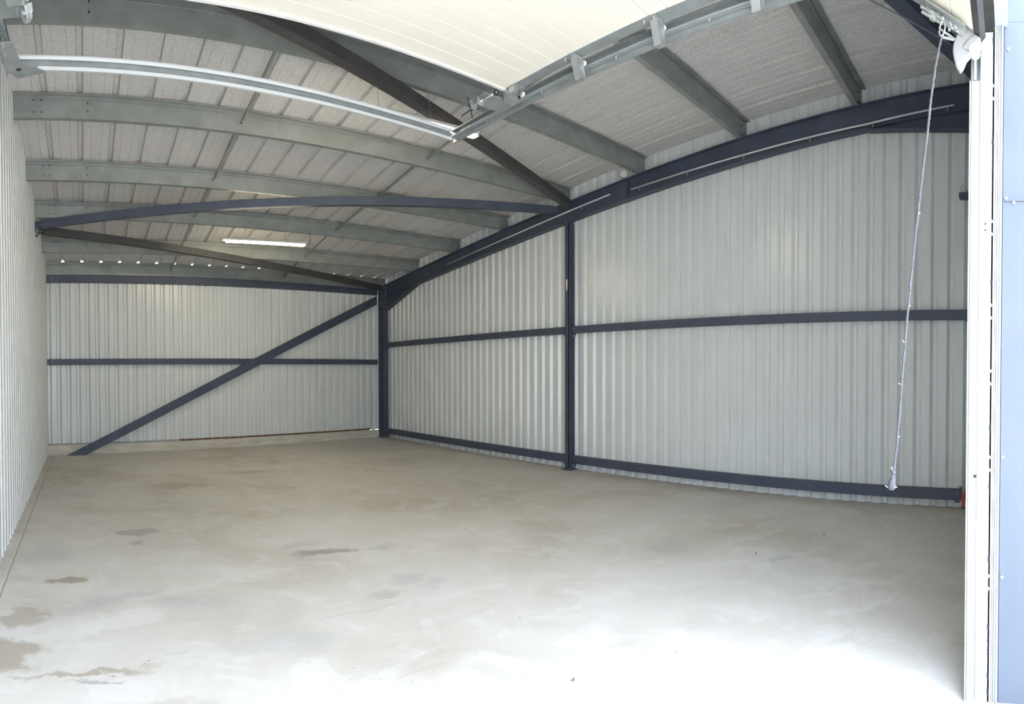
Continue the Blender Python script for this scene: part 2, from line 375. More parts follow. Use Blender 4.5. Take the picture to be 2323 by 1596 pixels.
# rear haunch
def haunch(y0, z0, y1, z1):
    mb = MB(); zt0, zt1 = frameZ(y0) - RD, frameZ(y1) - RD
    mb.prism([(XC - .005, y0, zt0), (XC - .005, y1, zt1), (XC - .005, y1, z1), (XC - .005, y0, z0 - .001)], (.01, 0, 0))
    mb.rbox((XC, y0, z0), (XC, y1, z1), IW, .012); return mb.build('haunch', STEEL, raf)
haunch(12.25, frameZ(12.25) - RD, 13.69, 3.20)
mb = MB(); ze = 4.50; yf = .75
mb.prism([(XC - .005, 2.33, frameZ(2.33) - RD), (XC - .005, yf, frameZ(yf) - RD), (XC - .005, yf, ze - .02), (XC - .005, 2.3, frameZ(2.33) - RD - .005)], (.01, 0, 0)); mb.rbox((XC, 2.33, frameZ(2.33) - RD - .01), (XC, yf, ze - .03), IW, .012); mb.build('haunch', STEEL, raf)
mb = MB(); mb.box((XC - .075, 13.68, 3.18), (XC + .07, 13.705, 3.84)); mb.build('end_plate', STEEL, raf)
for k in range(6): bolt(raf, (XC - .05, 13.68, 3.735 - .093 * k), (0, -1, 0), .013)
for yy in (6.05, 9.9):
    mb = MB(); mb.box((XB + .004, yy - .005, frameZ(yy) - RD + .012), (XC - .004, yy + .005, frameZ(yy) - .012)); mb.build('stiffener', STEEL, raf)

fc = thing('steel_column', (XC, .78, 0), 'dark blue steel column in the front right corner, hidden by the door jamb', 'column'); fc['kind'] = 'thing'
mb = MB(); isec(mb, (XC, .83, 0), (XC, .83, 4.45), IW, .26, (0, 1, 0)); mb.build('shaft', STEEL, fc)
mb = MB(); mb.box((XC - .1, .68, 0), (XC + .08, .98, .014)); mb.build('base_plate', STEEL, fc)

post = thing('steel_post', (XB + .055, 7.3165, 0), 'slim dark steel post standing midway along the right wall', 'post')
zt = frameZ(7.32) - RD
mb = MB(); px0, px1, py0, py1 = XB, XB + .11, 7.262, 7.371
mb.box((px0, py0, 0), (px1, py0 + .008, zt - .05)); mb.box((px0, py1 - .008, 0), (px1, py1, zt - .03)); mb.box((px0 + .05, py0, 0), (px0 + .058, py1, zt - .03)); mb.box((px0, py0 + .045, 0), (px0 + .012, py1, zt - .03))
mb.build('shaft', STEEL, post)
mb = MB(); mb.box((px0 - .05, py0 - .05, 0), (px1 + .02, py1 + .05, .012)); mb.build('base_plate', STEEL, post)
mb = MB(); mb.box((px0 + .01, py0 - .005, zt - .035), (px1 - .01, py1 + .005, zt - .004)); mb.build('head_cleat', STEEL, post)
bolt(post, (px0 - .01, py1 - .03, zt - .02), (-1, 0, 0)); bolt(post, (px0 - .03, py0 - .02, .012), (0, 0, 1), .012)
mb = MB(); mb.box((px0 + .06, py0 - .03, 2.19), (px1, py0, 2.245)); mb.build('rail_cleat', ZPLATE, post)
mb = MB(); mb.box((px0 + .055, py0 - .035, .03), (px1, py0, .095)); mb.build('rail_cleat', ZPLATE, post)

# rails
def zed(mb, p0, p1, h, w, up=(0, 0, 1), side=1, t=.006):
    """lipped channel: web on the room side, flanges back to the sheets"""
    mb.beam(p0, p1, [(0, -h / 2), (side * t, -h / 2), (side * t, h / 2), (0, h / 2)], up)
    for s_ in (-1, 1):
        mb.beam(p0, p1, sorted([(side * t, s_ * (h / 2)), (side * w, s_ * (h / 2)), (side * w, s_ * (h / 2 - t)), (side * t, s_ * (h / 2 - t))], key=lambda q: 0), up)
RX = XR - .15
def right_rail(y0, y1, zc, h, label, cat='rail', group='rails on the right wall'):
    r = thing('wall_rail', (RX + .04, (y0 + y1) / 2, zc), label, cat, group)
    mb = MB(); zed(mb, (RX, y0, zc), (RX, y1, zc), h, .105); mb.build('rail', STEEL, r)
    for yy in (y0 + .05, y1 - .05):
        mb = MB(); mb.box((RX + .012, yy - .03, zc - h / 2 - .03), (RX + .02, yy + .03, zc + h / 2 - .008)); mb.build('cleat', STEEL, r)
        bolt(r, (RX, yy, zc + .02), (-1, 0, 0), .008)
    return r
right_rail(7.375, 13.71, 2.318, .115, 'upper dark rail on the right wall, between the corner column and the slim post')
right_rail(1.02, 7.258, 2.318, .115, 'upper dark rail on the right wall, from the slim post towards the door')
right_rail(7.375, 13.71, .168, .125, 'low dark rail near the floor, between the corner column and the slim post')
right_rail(1.14, 7.258, .168, .125, 'low dark rail near the floor, from the slim post to the red clamp')
def back_rail(x0, x1, z0, z1, h, label, name='wall_rail', cat='rail', off=.085, w=.10):
    r = thing(name, (*bwp((x0 + x1) / 2, off), (z0 + z1) / 2), label, cat)
    mb = MB(); zed(mb, (*bwp(x0, off), z0), (*bwp(x1, off), z1), h, w, side=-1 if False else -1); mb.build('rail', STEEL, r)
    for xx, zz in ((x0 + .12, z0), (x1 - .12, z1)): bolt(r, (*bwp(xx, off), zz), (*bn, 0), .009)
    return r
back_rail(XL + .01, 7.13, 1.893, 1.893, .125, 'dark horizontal rail halfway up the back wall')
back_rail(XL + .01, 7.13, 3.572, 3.645, .145, 'dark eaves beam across the top of the back wall', 'eaves_beam', 'beam')

# diagonal brace on the back wall
dg = thing('diagonal_brace', (*bwp(-.1, .14), 0), 'dark flat brace sloping across the back wall from the floor up to the corner column', 'brace')
mb = MB(); q = [(-.365, 0), (.011, 0), (7.06, 3.325), (7.06, 3.535)]
mb.prism([(*bwp(x, .16), z) for x, z in q], (*[-c * .05 for c in bn], 0)); mb.build('bar', STEEL, dg)
for x, z in ((1.75, .955), (1.83, .86)): bolt(dg, (*bwp(x, .16), z), (*bn, 0), .012)

# roof braces under the purlins
def rbrace(p0, p1, label, m=STEEL, w=.11, h=.125, nm=(True, True)):
    b = thing('roof_brace', (V(p0) + V(p1)) / 2, label, 'brace', 'dark braces under the purlins')
    d = (V(p1) - V(p0)).normalized(); mb = MB()
    mb.rbox(V(p0) + d * .12, V(p1) - d * .12, w, h); mb.build('bar', m, b, bevel=.006)
    for p, s_ in ((V(p0), 1), (V(p1), -1)):
        mb = MB(); mb.rbox(p + d * s_ * .0, p + d * s_ * .26, .012, h * .9); mb.build('end_plate', m, b)
        for k in (.06, .10):
            q = p + d * s_ * k; r = d.cross(V((0, 0, 1))).normalized(); bolt(b, q - r * .006 if r.y > 0 else q + r * .006, -r if r.y > 0 else r, .011)
    return b
rbrace((XL + .03, 9.80, 3.985), (XB - .01, 7.50, 4.31), 'long dark brace from the left wall to the rafter above the slim post')
rbrace((XL + .03, 9.98, 3.955), (XB - .06, 13.62, 3.70), 'dark brace from the left wall to the back right corner column', BROWN)
rbrace((XL + .03, 3.95, 4.58), (XB - .01, 7.22, 4.335), 'brownish brace running from above the raised door back to the rafter', BROWN)
rbrace((XL + .03, 3.22, 4.64), (XB - .01, .79, 4.93), 'dark blue brace at the top right corner above the raised door', STEEL, w=.16)
mb = MB(); nb = thing('brace_bracket', (XL + .05, 9.88, 3.9), 'small dark bolted bracket where two braces meet the left wall', 'bracket')
mb.prism([(XL + .034, 9.70, 3.88), (XL + .034, 10.1, 3.86), (XL + .034, 10.1, 4.02), (XL + .034, 9.70, 4.05)], (.012, 0, 0)); mb.prism([(XL + .03, 9.80, 3.80), (XL + .10, 9.80, 3.84), (XL + .10, 9.80, 4.0), (XL + .03, 9.80, 4.0)], (0, .012, 0)); mb.build('plate', STEEL, nb)
for zz in (3.86, 3.90, 3.94): bolt(nb, (XL + .06, 9.80, zz), (0, -1, 0), .014)

# ------------------------------------------------------------------ purlins
names = {'E': 'first', 'D': 'second', 'C': 'third', 'B': 'fourth', 'A': 'fifth', 'F': 'sixth', 'G': 'seventh', 'H': 'eighth'}
extra = {'E': 'resting on the eaves beam', 'D': 'just behind the far batten light', 'C': 'just in front of the far batten light', 'B': 'crossed by the long dark brace', 'A': 'behind the near batten light', 'F': 'dipping behind the edge of the raised door', 'G': 'crossing behind the curved door track', 'H': 'nearest the top right corner'}
for r in PUR:
    nm = r[0]; yc, zc = purl(r, 3.2)
    p = thing('roof_purlin', (3.2, yc, zc), '%s galvanised purlin from the back wall, %s' % (names[nm], extra[nm]), 'purlin', 'galvanised roof purlins')
    t = .003; mb = MB(); n = 16; xa, xb = XL + .004, XB + .13
    fw = .065; D_ = PD
    # zed: top flange towards the door, bottom flange away from it
    outl = [(-fw, D_), (0, D_), (0, 0 + t), (fw, t), (fw, .016), (fw + t, .016), (fw + t, 0), (-t, 0), (-t, D_ - t), (-fw, D_ - t), (-fw, D_ - .016), (-fw - t, D_ - .016), (-fw - t, D_)]
    path = []; vs = []; fs = []
    for i in range(n + 1):
        x = lerp(xa, xb, i / n); y, z = purl(r, x); vs += [(x, y + a, z + b_) for a, b_ in outl]
    m_ = len(outl)
    for i in range(n):
        for j in range(m_): fs.append([i * m_ + j, i * m_ + (j + 1) % m_, (i + 1) * m_ + (j + 1) % m_, (i + 1) * m_ + j])
    # a shallow swage runs along the web under the top flange
    for i in range(n):
        pass
    mb.add(vs, fs); mb.build('zed_section', GALV, p)
    mb = MB(); fs = []; vs = []
    for i in range(n + 1):
        x = lerp(xa + .01, xb, i / n); y, z = purl(r, x); vs += [(x, y - t - .0005, z + D_ - .050), (x, y - t - .007, z + D_ - .046), (x, y - t - .0005, z + D_ - .042)]
    for i in range(n):
        for j in range(2): fs.append([i * 3 + j, i * 3 + j + 1, (i + 1) * 3 + j + 1, (i + 1) * 3 + j])
    mb.add(vs, fs); mb.build('stiffening_swage', GALV, p)
    # sleeve and cleat on the rafter
    mb = MB(); y, z = purl(r, XB + .02); mb.box((XB - .09, y - .009, z + .012), (XB + .13, y - .0035, z + D_ - .01)); mb.build('sleeve', ZPLATE, p)
    for xx, dz in ((XL + .26, .06), (XL + .34, .19), (XL + .26, .19), (XL + .34, .06), (XL + .85, .08), (XL + .85, .17), (XB - .03, .03), (XB - .03, .14)):
        y, z = purl(r, xx); bolt(p, (xx, y - t, z + dz), (0, -1, 0), .008, ZINC if (int(xx * 100) % 2) else HOLE)

# anti-sag rods
order = [q for q in PUR]
for x, side in ((1.86, 'left'), (4.50, 'right')):
    for a, b_ in zip(order, order[1:]):
        if b_[0] == 'H': continue
        y0, z0 = purl(a, x); y1, z1 = purl(b_, x)
        mb = MB(); L = [(x, y0 - .045, z0 + .095), (x, y0, z0 + .11)]
        mb.rbox((x, y0 - .10, z0 + .10), (x, y1 + .012, z1 + .14), .028, .008); mb.rbox((x - .012, y0 - .10, z0 + .112), (x - .012, y1 + .012, z1 + .152), .004, .024)
        mb.rbox((x, y0 - .004, z0 + .115), (x, y0 - .11, z0 + .085), .022, .02)
        tag(mb.build('sag_bar', GALV), 'thin strut in the %s row, between the %s and %s purlins from the back' % (side, names[a[0]], names[b_[0]]), 'strut', 'thin struts between the purlins')

# ------------------------------------------------------------------ batten lights
def batten(x0, x1, y, z, label, hooks, skew=0.):
    t = thing('batten_light', ((x0 + x1) / 2, y, z), label, 'light', 'hanging batten lights')
    yy = lambda x: y + skew * (x - x0)
    mb = MB(); w = .045
    outl = [(-w, .0), (-w + .006, .03), (-.02, .045), (.02, .045), (w - .006, .03), (w, 0)]
    mb.beam((x0, yy(x0), z), (x1, yy(x1), z), outl); mb.build('housing', HOUS, t)
    mb = MB(); n = 10; outl = [(math.cos(math.pi * i / n) * .034, -math.sin(math.pi * i / n) * .038) for i in range(n + 1)]
    vs = []; fs = []; st = [(0, .25), (.006, .7), (.02, 1), (x1 - x0 - .075, 1), (x1 - x0 - .061, .7), (x1 - x0 - .055, .25)]
    for s_, k in st: vs += [(x0 + .04 + s_, yy(x0 + .04 + s_) + a * k, z + b_ * k) for a, b_ in outl]
    m_ = len(outl)
    for i in range(len(st) - 1):
        for j in range(m_ - 1): fs.append([i * m_ + j, i * m_ + j + 1, (i + 1) * m_ + j + 1, (i + 1) * m_ + j])
    fs += [list(range(m_)), [len(vs) - m_ + j for j in range(m_)][::-1]]
    mb.add(vs, fs); mb.build('diffuser', LED, t, True)
    for xx in (x0, x1):
        s_ = 1 if xx == x1 else -1
        mb = MB(); mb.rbox((xx - .02, yy(xx), z + .012), (xx + s_ * .012 + .0, yy(xx), z + .012), .094, .066); mb.build('end_cap', HOUS, t, bevel=.008)
    for xx, yt, zt_ in hooks:
        mb = MB(); mb.tube([(xx, yy(xx), z + .045), (xx, yt, zt_)], .0022, 6); mb.tube([(xx - .02, yy(xx), z + .045), (xx, yy(xx), z + .062), (xx + .02, yy(xx), z + .045)], .003, 6)
        mb.ball((xx, yt, zt_ - .018), .014, 8, (.6, .6, 1.3)); mb.build('hanger', WIRE, t)
    return t
yC, zC = purl(PUR[2], 2.8)
b1 = batten(2.36, 3.85, 10.25, 3.875, 'lit batten light far back, hanging over the back wall', [(2.77, yC + .05, zC), (3.48, yC + .07, zC)])
mb = MB(); mb.tube([(3.86, 10.25, 3.885), (3.91, 10.25, 3.885), (3.945, 10.26, 3.92), (3.95, 10.28, 4.02), (3.96, yC + .06, zC + .02)], .005, 6); mb.build('cable', BLACK, b1)
b2 = batten(2.34, 3.97, 5.40, 4.148, 'lit batten light close by, passing behind the corner of the door track', [(2.80, 5.46, 4.60), (3.40, 5.49, 4.60)])
mb = MB(); mb.tube([(3.98, 5.40, 4.155), (4.0, 5.41, 4.16), (3.99, 5.43, 4.2), (3.97, 5.5, 4.45), (3.95, 5.53, 4.6)], .005, 6); mb.build('cable', BLACK, b2)

# ------------------------------------------------------------------ conduit on the rafter
CX = 7.228
def conduit(pts, clips, label):
    t = thing('conduit', pts[0], label, 'conduit', 'pale conduits clipped to the rafter')
    mb = MB(); mb.tube(pts, .0125, 10); mb.build('pipe', CONDUIT, t, True)
    for y, z in clips:
        mb = MB(); mb.box((CX - .004, y - .006, z - .055), (CX + .004, y + .006, z - .012)); mb.tube([(CX, y - .008, z), (CX, y + .008, z)], .0155, 10); mb.build('clip', ZINC, t)
    return t
conduit([(CX, 10.879, 3.882), (CX, 8.6, 4.115), (CX, 6.372, 4.361)], [(8.85, 4.089), (7.937, 4.188), (6.978, 4.294)], 'pale conduit on the rear half of the rafter, ending near the slim post')
conduit([(CX, 5.949, 4.355), (CX, 3.949, 4.503), (CX, 2.322, 4.640), (CX, 1.255, 4.770)], [(5.788, 4.367), (4.933, 4.43), (4.029, 4.497), (3.079, 4.577), (2.255, 4.648), (1.334, 4.760)], 'pale conduit on the front half of the rafter, towards the door')
jb = thing('junction_box', (7.2, 6.06, 4.60), 'round white junction box on top of the rafter', 'box')
d_ = V((-.75, -.62, -.1)).normalized(); c_ = V((7.19, 6.06, 4.595))
mb = MB(); mb.cyl(c_ - d_ * .03, c_ + d_ * .022, .048, 20); mb.build('body', HOUS, jb)
mb = MB(); mb.cyl(c_ + d_ * .022, c_ + d_ * .03, .052, 20); mb.build('lid', HOUS, jb)
mb = MB(); mb.cyl(c_ - d_ * .03 + V((0, -.07, .0)), c_ - d_ * .02, .013, 8); mb.build('spout', HOUS, jb)
mb = MB(); mb.add([(XB - .003, 7.345, 3.15), (XB - .004, 7.305, 3.148), (XB - .006, 7.300, 3.06), (XB - .02, 7.29, 3.05), (XB - .006, 7.305, 3.04), (XB - .010, 7.31, 2.96), (XB - .008, 7.335, 2.955), (XB - .004, 7.348, 3.05)], [(0, 1, 2, 5, 6, 7), (2, 3, 4, 5)])
o = mb.build('tape_scrap', TAPE); sol = o.modifiers.new('t', 'SOLIDIFY'); sol.thickness = .0015; tag(o, 'torn beige tape scrap stuck high on the slim post', 'tape')

# red clamp at the end of the low rail and the box on the wall
rc = thing('screw_clamp', (7.2, 1.10, .05), 'rusty red screw clamp gripping the front end of the low rail', 'clamp')
mb = MB(); mb.tube([(7.20, 1.135, .285), (7.20, 1.12, .18), (7.20, 1.105, .04)], .007, 8); mb.tube([(7.20, 1.165, .287), (7.20, 1.105, .283)], .005, 8); mb.build('spindle', RUST, rc)
mb = MB(); mb.box((7.17, 1.00, .125), (7.30, 1.09, .205)); mb.box((7.185, 1.085, .06), (7.215, 1.115, .22)); mb.build('frame', RED, rc, bevel=.004)
mb = MB(); mb.tube([(7.20, 1.09, .05), (7.20, 1.12, .05)], .018, 10); mb.build('foot', RUST, rc)
sb = thing('cable_box', (7.36, 1.15, 3.70), 'small dark box with looped wires high on the right wall beside the jamb', 'box')
mb = MB(); mb.box((7.30, 1.02, 3.70), (7.40, 1.20, 3.765)); mb.build('body', STEEL, sb)
mb = MB(); mb.tube([(7.33, 1.17, 3.765), (7.33, 1.185, 3.83), (7.33, 1.16, 3.86), (7.33, 1.13, 3.83), (7.33, 1.10, 3.77), (7.325, 1.06, 3.78)], .004, 6); mb.build('wire', WIRE, sb)

# ------------------------------------------------------------------ sectional door, raised
door = thing('sectional_door', (1.3, 2.0, 3.2), 'raised white ribbed sectional door overhead in the opening', 'door'); door['kind'] = 'thing'
DX0, DX1 = -.37, 2.93; TH = .04
path = [(.415, 3.185), (.93, 3.56), (1.57, 3.65), (2.22, 3.655), (2.87, 3.655), (3.52, 3.655)]   # joints along the inner (lower) face, at X = 2.95
def dpt(x, y, z): return V((x, doorY(x, y), z))
for i in range(5):
    (y0, z0), (y1, z1) = path[i], path[i + 1]; L = math.hypot(y1 - y0, z1 - z0); ty, tz = (y1 - y0) / L, (z1 - z0) / L; ny, nz = -tz, ty   # n points up/out
    gp = .003; prof_ = [(gp, .004), (gp + .001, 0)]
    for k in range(1, 5):
        s_ = L * k / 5; prof_ += [(s_ - .0042, 0), (s_ - .0028, .007), (s_ + .0028, .007), (s_ + .0042, 0)]
    prof_ += [(L - gp - .001, 0), (L - gp, .004), (L - gp, TH), (gp, TH)]
    mb = MB(); A = [dpt(DX0, y0 + ty * s_ + ny * h, z0 + tz * s_ + nz * h) for s_, h in prof_]; B = [dpt(DX1 - .06, y0 + ty * s_ + ny * h, z0 + tz * s_ + nz * h) for s_, h in prof_]
    n = len(A); mb.add(A + B, [[j, (j + 1) % n, n + (j + 1) % n, n + j] for j in range(n)] + [list(range(n))[::-1], list(range(n, 2 * n))])
    sec = mb.build('door_panel', DOORW, door)
    for xa, xb in ((DX1 - .085, DX1), (DX0 - .01, DX0 + .075)):   # galvanised end stiles
        mb = MB(); q = [(0.001, -.003), (L - .001, -.003), (L - .001, TH + .003), (.001, TH + .003)]
        A = [dpt(xa, y0 + ty * s_ + ny * h, z0 + tz * s_ + nz * h) for s_, h in q]; B = [dpt(xb, y0 + ty * s_ + ny * h, z0 + tz * s_ + nz * h) for s_, h in q]
        mb.add(A + B, [[j, (j + 1) % 4, 4 + (j + 1) % 4, 4 + j] for j in range(4)] + [[0, 1, 2, 3][::-1], [4, 5, 6, 7]]); st = mb.build('end_stile', ZPLATE, sec)
# top edge rail
mb = MB(); mb.prism([dpt(DX0, 3.52, 3.645), dpt(DX0, 3.545, 3.645), dpt(DX0, 3.545, 3.70), dpt(DX0, 3.52, 3.70)], dpt(DX1, 0, 0) - dpt(DX0, 0, 0)); mb.build('top_rail', HOUS, door)
mb = MB(); mb.prism([dpt(DX0, .385, 3.165), dpt(DX0, .415, 3.185), dpt(DX0, .392, 3.215), dpt(DX0, .362, 3.195)], dpt(DX1, 0, 0) - dpt(DX0, 0, 0)); mb.build('bottom_seal', RUBBER, door)
TX = 2.985; TZ = 3.644   # roller line
def hinge(y, z, s=1, top=False):
    xw = DX1 - .045 if s > 0 else DX0 + .035; tx = TX if s > 0 else DX0 - .065
    h = bpy.data.objects.new('hinge', None); C.objects.link(h); h.parent = door
    loc = dpt(xw, y, z); h.location = loc - door.location
    mb = MB(); mb.box((loc.x - .045, loc.y - .05, loc.z - .008), (loc.x + .045, loc.y + .05, loc.z - .003)); mb.build('base_leaf', ZPLATE, h)
    mb = MB()
    if top:
        mb.prism([loc + V((-.045, .05, -.004)), loc + V((-.045, .02, -.09)), loc + V((-.045, .09, -.09)), loc + V((-.045, .10, -.004))], (.09, 0, 0))
        mb.box((loc.x - .05, loc.y - .03, loc.z - .05), (loc.x - .01, loc.y + .03, loc.z - .008))
    else:
        q = [V((-.02, -.05, -.006)), V((.035, -.05, -.006)), V((.085 * 1, -.035, -.125)), V((.045, -.035, -.125))]
        for yy in (0, .055): mb.prism([loc + V((a.x * s, a.y + yy, a.z)) for a in q], (0, .003, 0))
        mb.prism([loc + V((-.02 * s, -.05, -.006)), loc + V((.045 * s, -.035, -.125)), loc + V((.045 * s, .022, -.125)), loc + V((-.02 * s, .008, -.006))], (.003 * s, 0, 0))
        mb.prism([loc + V((.035 * s, -.05, -.006)), loc + V((.085 * s, -.035, -.125)), loc + V((.085 * s, .022, -.125)), loc + V((.035 * s, .008, -.006))], (.003 * s, 0, 0))
        mb.prism([loc + V((.045 * s, -.035, -.127)), loc + V((.088 * s, -.035, -.127)), loc + V((.088 * s, .022, -.127)), loc + V((.045 * s, .022, -.127))], (0, 0, .004))
    mb.build('roller_carrier', ZINC, h)
    rz = TZ; ry = loc.y + (.05 if top else 0)
    mb = MB(); mb.cyl((loc.x, ry, rz - .03 if top else loc.z - .045), (tx - .006 * s, ry, rz), .0065, 10); mb.build('stem', ZINC, h)
    mb = MB(); mb.cyl((tx - .006 * s, ry, rz), (tx + .010 * s, ry, rz), .021, 18); mb.build('roller', NYLON, h, bevel=.003)
    for dx, dy in ((-.035, .035), (.035, .035), (-.035, -.035)): 
        b = bolt(h, (loc.x + dx, loc.y + dy, loc.z - .008), (0, 0, -1), .007)
for y, z, tp in ((3.44, 3.65, True), (2.87, 3.65, False), (2.22, 3.65, False), (1.57, 3.645, False)):
    hinge(y, z, 1, tp); hinge(y, z, -1, tp)
# bottom corner bracket with cable pick-up and white guard
bb = bpy.data.objects.new('bottom_bracket', None); C.objects.link(bb); bb.parent = door; bb.location = V((2.88, .55, 3.2)) - door.location
mb = MB(); mb.prism([(2.86, .62, 3.335), (2.86, .44, 3.20), (2.86, .46, 3.17), (2.86, .64, 3.30)], (.012, 0, 0)); mb.prism([(2.80, .63, 3.325), (2.80, .44, 3.188), (2.93, .44, 3.188), (2.93, .63, 3.325)], (0, .002, -.004)); mb.build('plate', ZINC, bb)
for dz, (ya, za, yb_, zb_) in ((0, (.655, 3.315, .555, 3.245)), (1, (.650, 3.290, .55, 3.222))):
    mb = MB(); mb.cyl((2.845, ya, za), (2.845, yb_, zb_), .0075, 10); mb.build('threaded_rod', ZINC, bb)
    mb = MB(); mb.cyl((2.845, lerp(ya, yb_, .42), lerp(za, zb_, .42)), (2.845, lerp(ya, yb_, .62), lerp(za, zb_, .62)), .014, 6); mb.build('nut', ZINC, bb)
ring = []
for k in range(17):
    a = math.tau * k / 16; ring.append((2.84, .552 + .013 * math.cos(a) - .004 * math.sin(a), 3.20 + .034 * math.sin(a)))
mb = MB(); mb.tube(ring, .004, 8); mb.build('shackle', ZINC, bb, True)
mb = MB(); mb.cyl((2.85, .55, 3.165), (2.85, .50, 3.15), .007, 8); mb.cyl((2.85, .565, 3.205), (2.85, .495, 3.152), .006, 8); mb.build('cable_pin', ZINC, bb)
for p in ((2.853, .60, 3.285), (2.853, .575, 3.268), (2.853, .55, 3.25), (2.853, .515, 3.222), (2.853, .49, 3.205), (2.853, .52, 3.195)): bolt(bb, p, (-1, 0, 0), .0065)
gp_ = [(.470, 3.232), (.435, 3.222), (.407, 3.192), (.380, 3.170), (.377, 3.131), (.392, 3.104), (.425, 3.093), (.447, 3.070), (.462, 3.035), (.478, 3.018), (.492, 3.035), (.504, 3.075), (.510, 3.115), (.507, 3.150), (.492, 3.185), (.480, 3.215)]
mb = MB(); mb.prism([(2.875, a, b_) for a, b_ in gp_], (.045, 0, 0)); mb.build('guard_cover', WHITEP, bb, bevel=.008)
mb = MB(); mb.prism([(2.868, a, b_) for a, b_ in [(.405, 3.178), (.388, 3.168), (.384, 3.135), (.398, 3.112), (.43, 3.105), (.46, 3.12), (.44, 3.15)]], (.01, 0, 0)); mb.build('guard_cheek', WHITEP, bb, bevel=.003)
mb = MB(); mb.cyl((2.862, .408, 3.112), (2.93, .408, 3.112), .024, 20); mb.build('roller', NYLON, bb, bevel=.004)
mb = MB(); mb.cyl((2.866, .418, 3.205), (2.872, .418, 3.205), .014, 6); mb.build('nut', ZINC, bb)

# pull rope
rp = [(2.85, .553, 3.180), (2.85, .567, 3.125), (2.85, .585, 3.035), (2.85, .605, 2.88), (2.85, .62, 2.732), (2.85, .662, 2.364), (2.85, .707, 1.91), (2.85, .732, 1.598), (2.85, .754, 1.283), (2.85, .770, 1.135)]
rope = thing('pull_rope', (2.85, .77, 1.05), 'frayed grey pull rope hanging from the door corner, knotted at its end', 'rope')
fine_path = []
for a, b_ in zip(rp, rp[1:]):
    for k in range(12): t = k / 12; fine_path.append((lerp(a[0], b_[0], t) + random.uniform(-.0012, .0012), lerp(a[1], b_[1], t) + random.uniform(-.0012, .0012), lerp(a[2], b_[2], t)))
fine_path.append(rp[-1]); mb = MB(); mb.tube(fine_path, [random.uniform(.0052, .0072) for _ in fine_path], 8); mb.build('cord', ROPE, rope, True)
mb = MB(); mb.ball((2.85, .772, 1.135), .013, 10); mb.tube([(2.85, .772, 1.13), (2.85, .776, 1.10), (2.85, .781, 1.065), (2.85, .783, 1.05)], [.009, .014, .022, .014], 12); mb.build('knot', ROPE, rope, True)
for zz, yy, s_ in ((1.14, .77, 1), (1.30, .753, -1), (1.55, .737, 1), (1.92, .706, -1), (2.35, .663, -1), (1.75, .72, 1), (1.06, .80, 1), (1.06, .765, -1)):
    mb = MB(); mb.tube([(2.85, yy, zz), (2.85 - .003, yy + s_ * .006, zz + .006), (2.85 - .005, yy + s_ * .012, zz + random.uniform(0, .02))], [.004, .003, .0015], 5)
    mb.build('frayed_fibre', GRIT, rope)

# lift cable
mb = MB(); mb.tube([(2.95, .50, 3.165), (2.95, .62, 3.24), (2.95, .80, 3.36), (2.95, 1.05, 3.52), (2.955, 1.35, 3.74), (2.955, 1.6, 3.95)], .003, 6)
tag(mb.build('lift_cable', BLACK), 'thin dark lifting cable rising from the bottom corner of the door', 'cable')

# ------------------------------------------------------------------ tracks
def trackpath(x, yend):
    r = .42; P = [(yend, TZ)]; cy, cz = .405 + r, TZ - r
    for k in range(0, 13):
        a = math.pi / 2 + (math.pi / 2) * k / 12; P.append((cy + r * math.cos(a), cz + r * math.sin(a)))
    P.append((.405, .012)); return [dpt(x, a, b_) for a, b_ in P]
def track(x, s, yend, label, parts):
    t = thing('door_track', dpt(x, .405, 0), label, 'track')
    P = trackpath(x, yend); S = (1, 0, 0)
    # channel open towards the door: web on the outside, two lips with returns
    c = [(.020, .030), (.020, -.030), (-.012, -.030), (-.018, -.024), (-.018, -.018), (-.015, -.018), (-.015, -.023), (-.011, -.027), (.017, -.027), (.017, .027), (-.011, .027), (-.015, .023), (-.015, .018), (-.018, .018), (-.018, .024), (-.012, .030)]
    mb = MB(); mb.sweep(P, [(a * s, b_) for a, b_ in c], S); mb.build('channel', ZPLATE, t)
    # stiffening angle along the horizontal run
    a0, a1 = dpt(x + .024 * s, 1.0, TZ - .035), dpt(x + .024 * s, yend, TZ - .035)
    mb = MB(); mb.beam(a0, a1, [(0, -.022), (.004, -.022), (.004, .055), (0, .055)]) if s > 0 else mb.beam(a0, a1, [(-.004, -.022), (0, -.022), (0, .055), (-.004, .055)])
    mb.build('stiffening_leg', ZPLATE, t)
    mb = MB(); mb.beam(a0, a1, [(0, -.026), (s * .022, -.026), (s * .022, -.022), (0, -.022)]); mb.build('stiffening_angle', ZPLATE, t)
    for yy in (1.9, 2.6, 3.3, 3.95):
        p = dpt(x + .012 * s, yy, TZ - .030); bolt(t, p, (0, 0, -1), .007)
    return t
tr_r = track(3.0, 1, 4.44, 'galvanised right door track running overhead, curving down and standing at the jamb', None)
tr_l = track(-.445, -1, 4.18, 'galvanised left door track at the top left corner of the view', None)
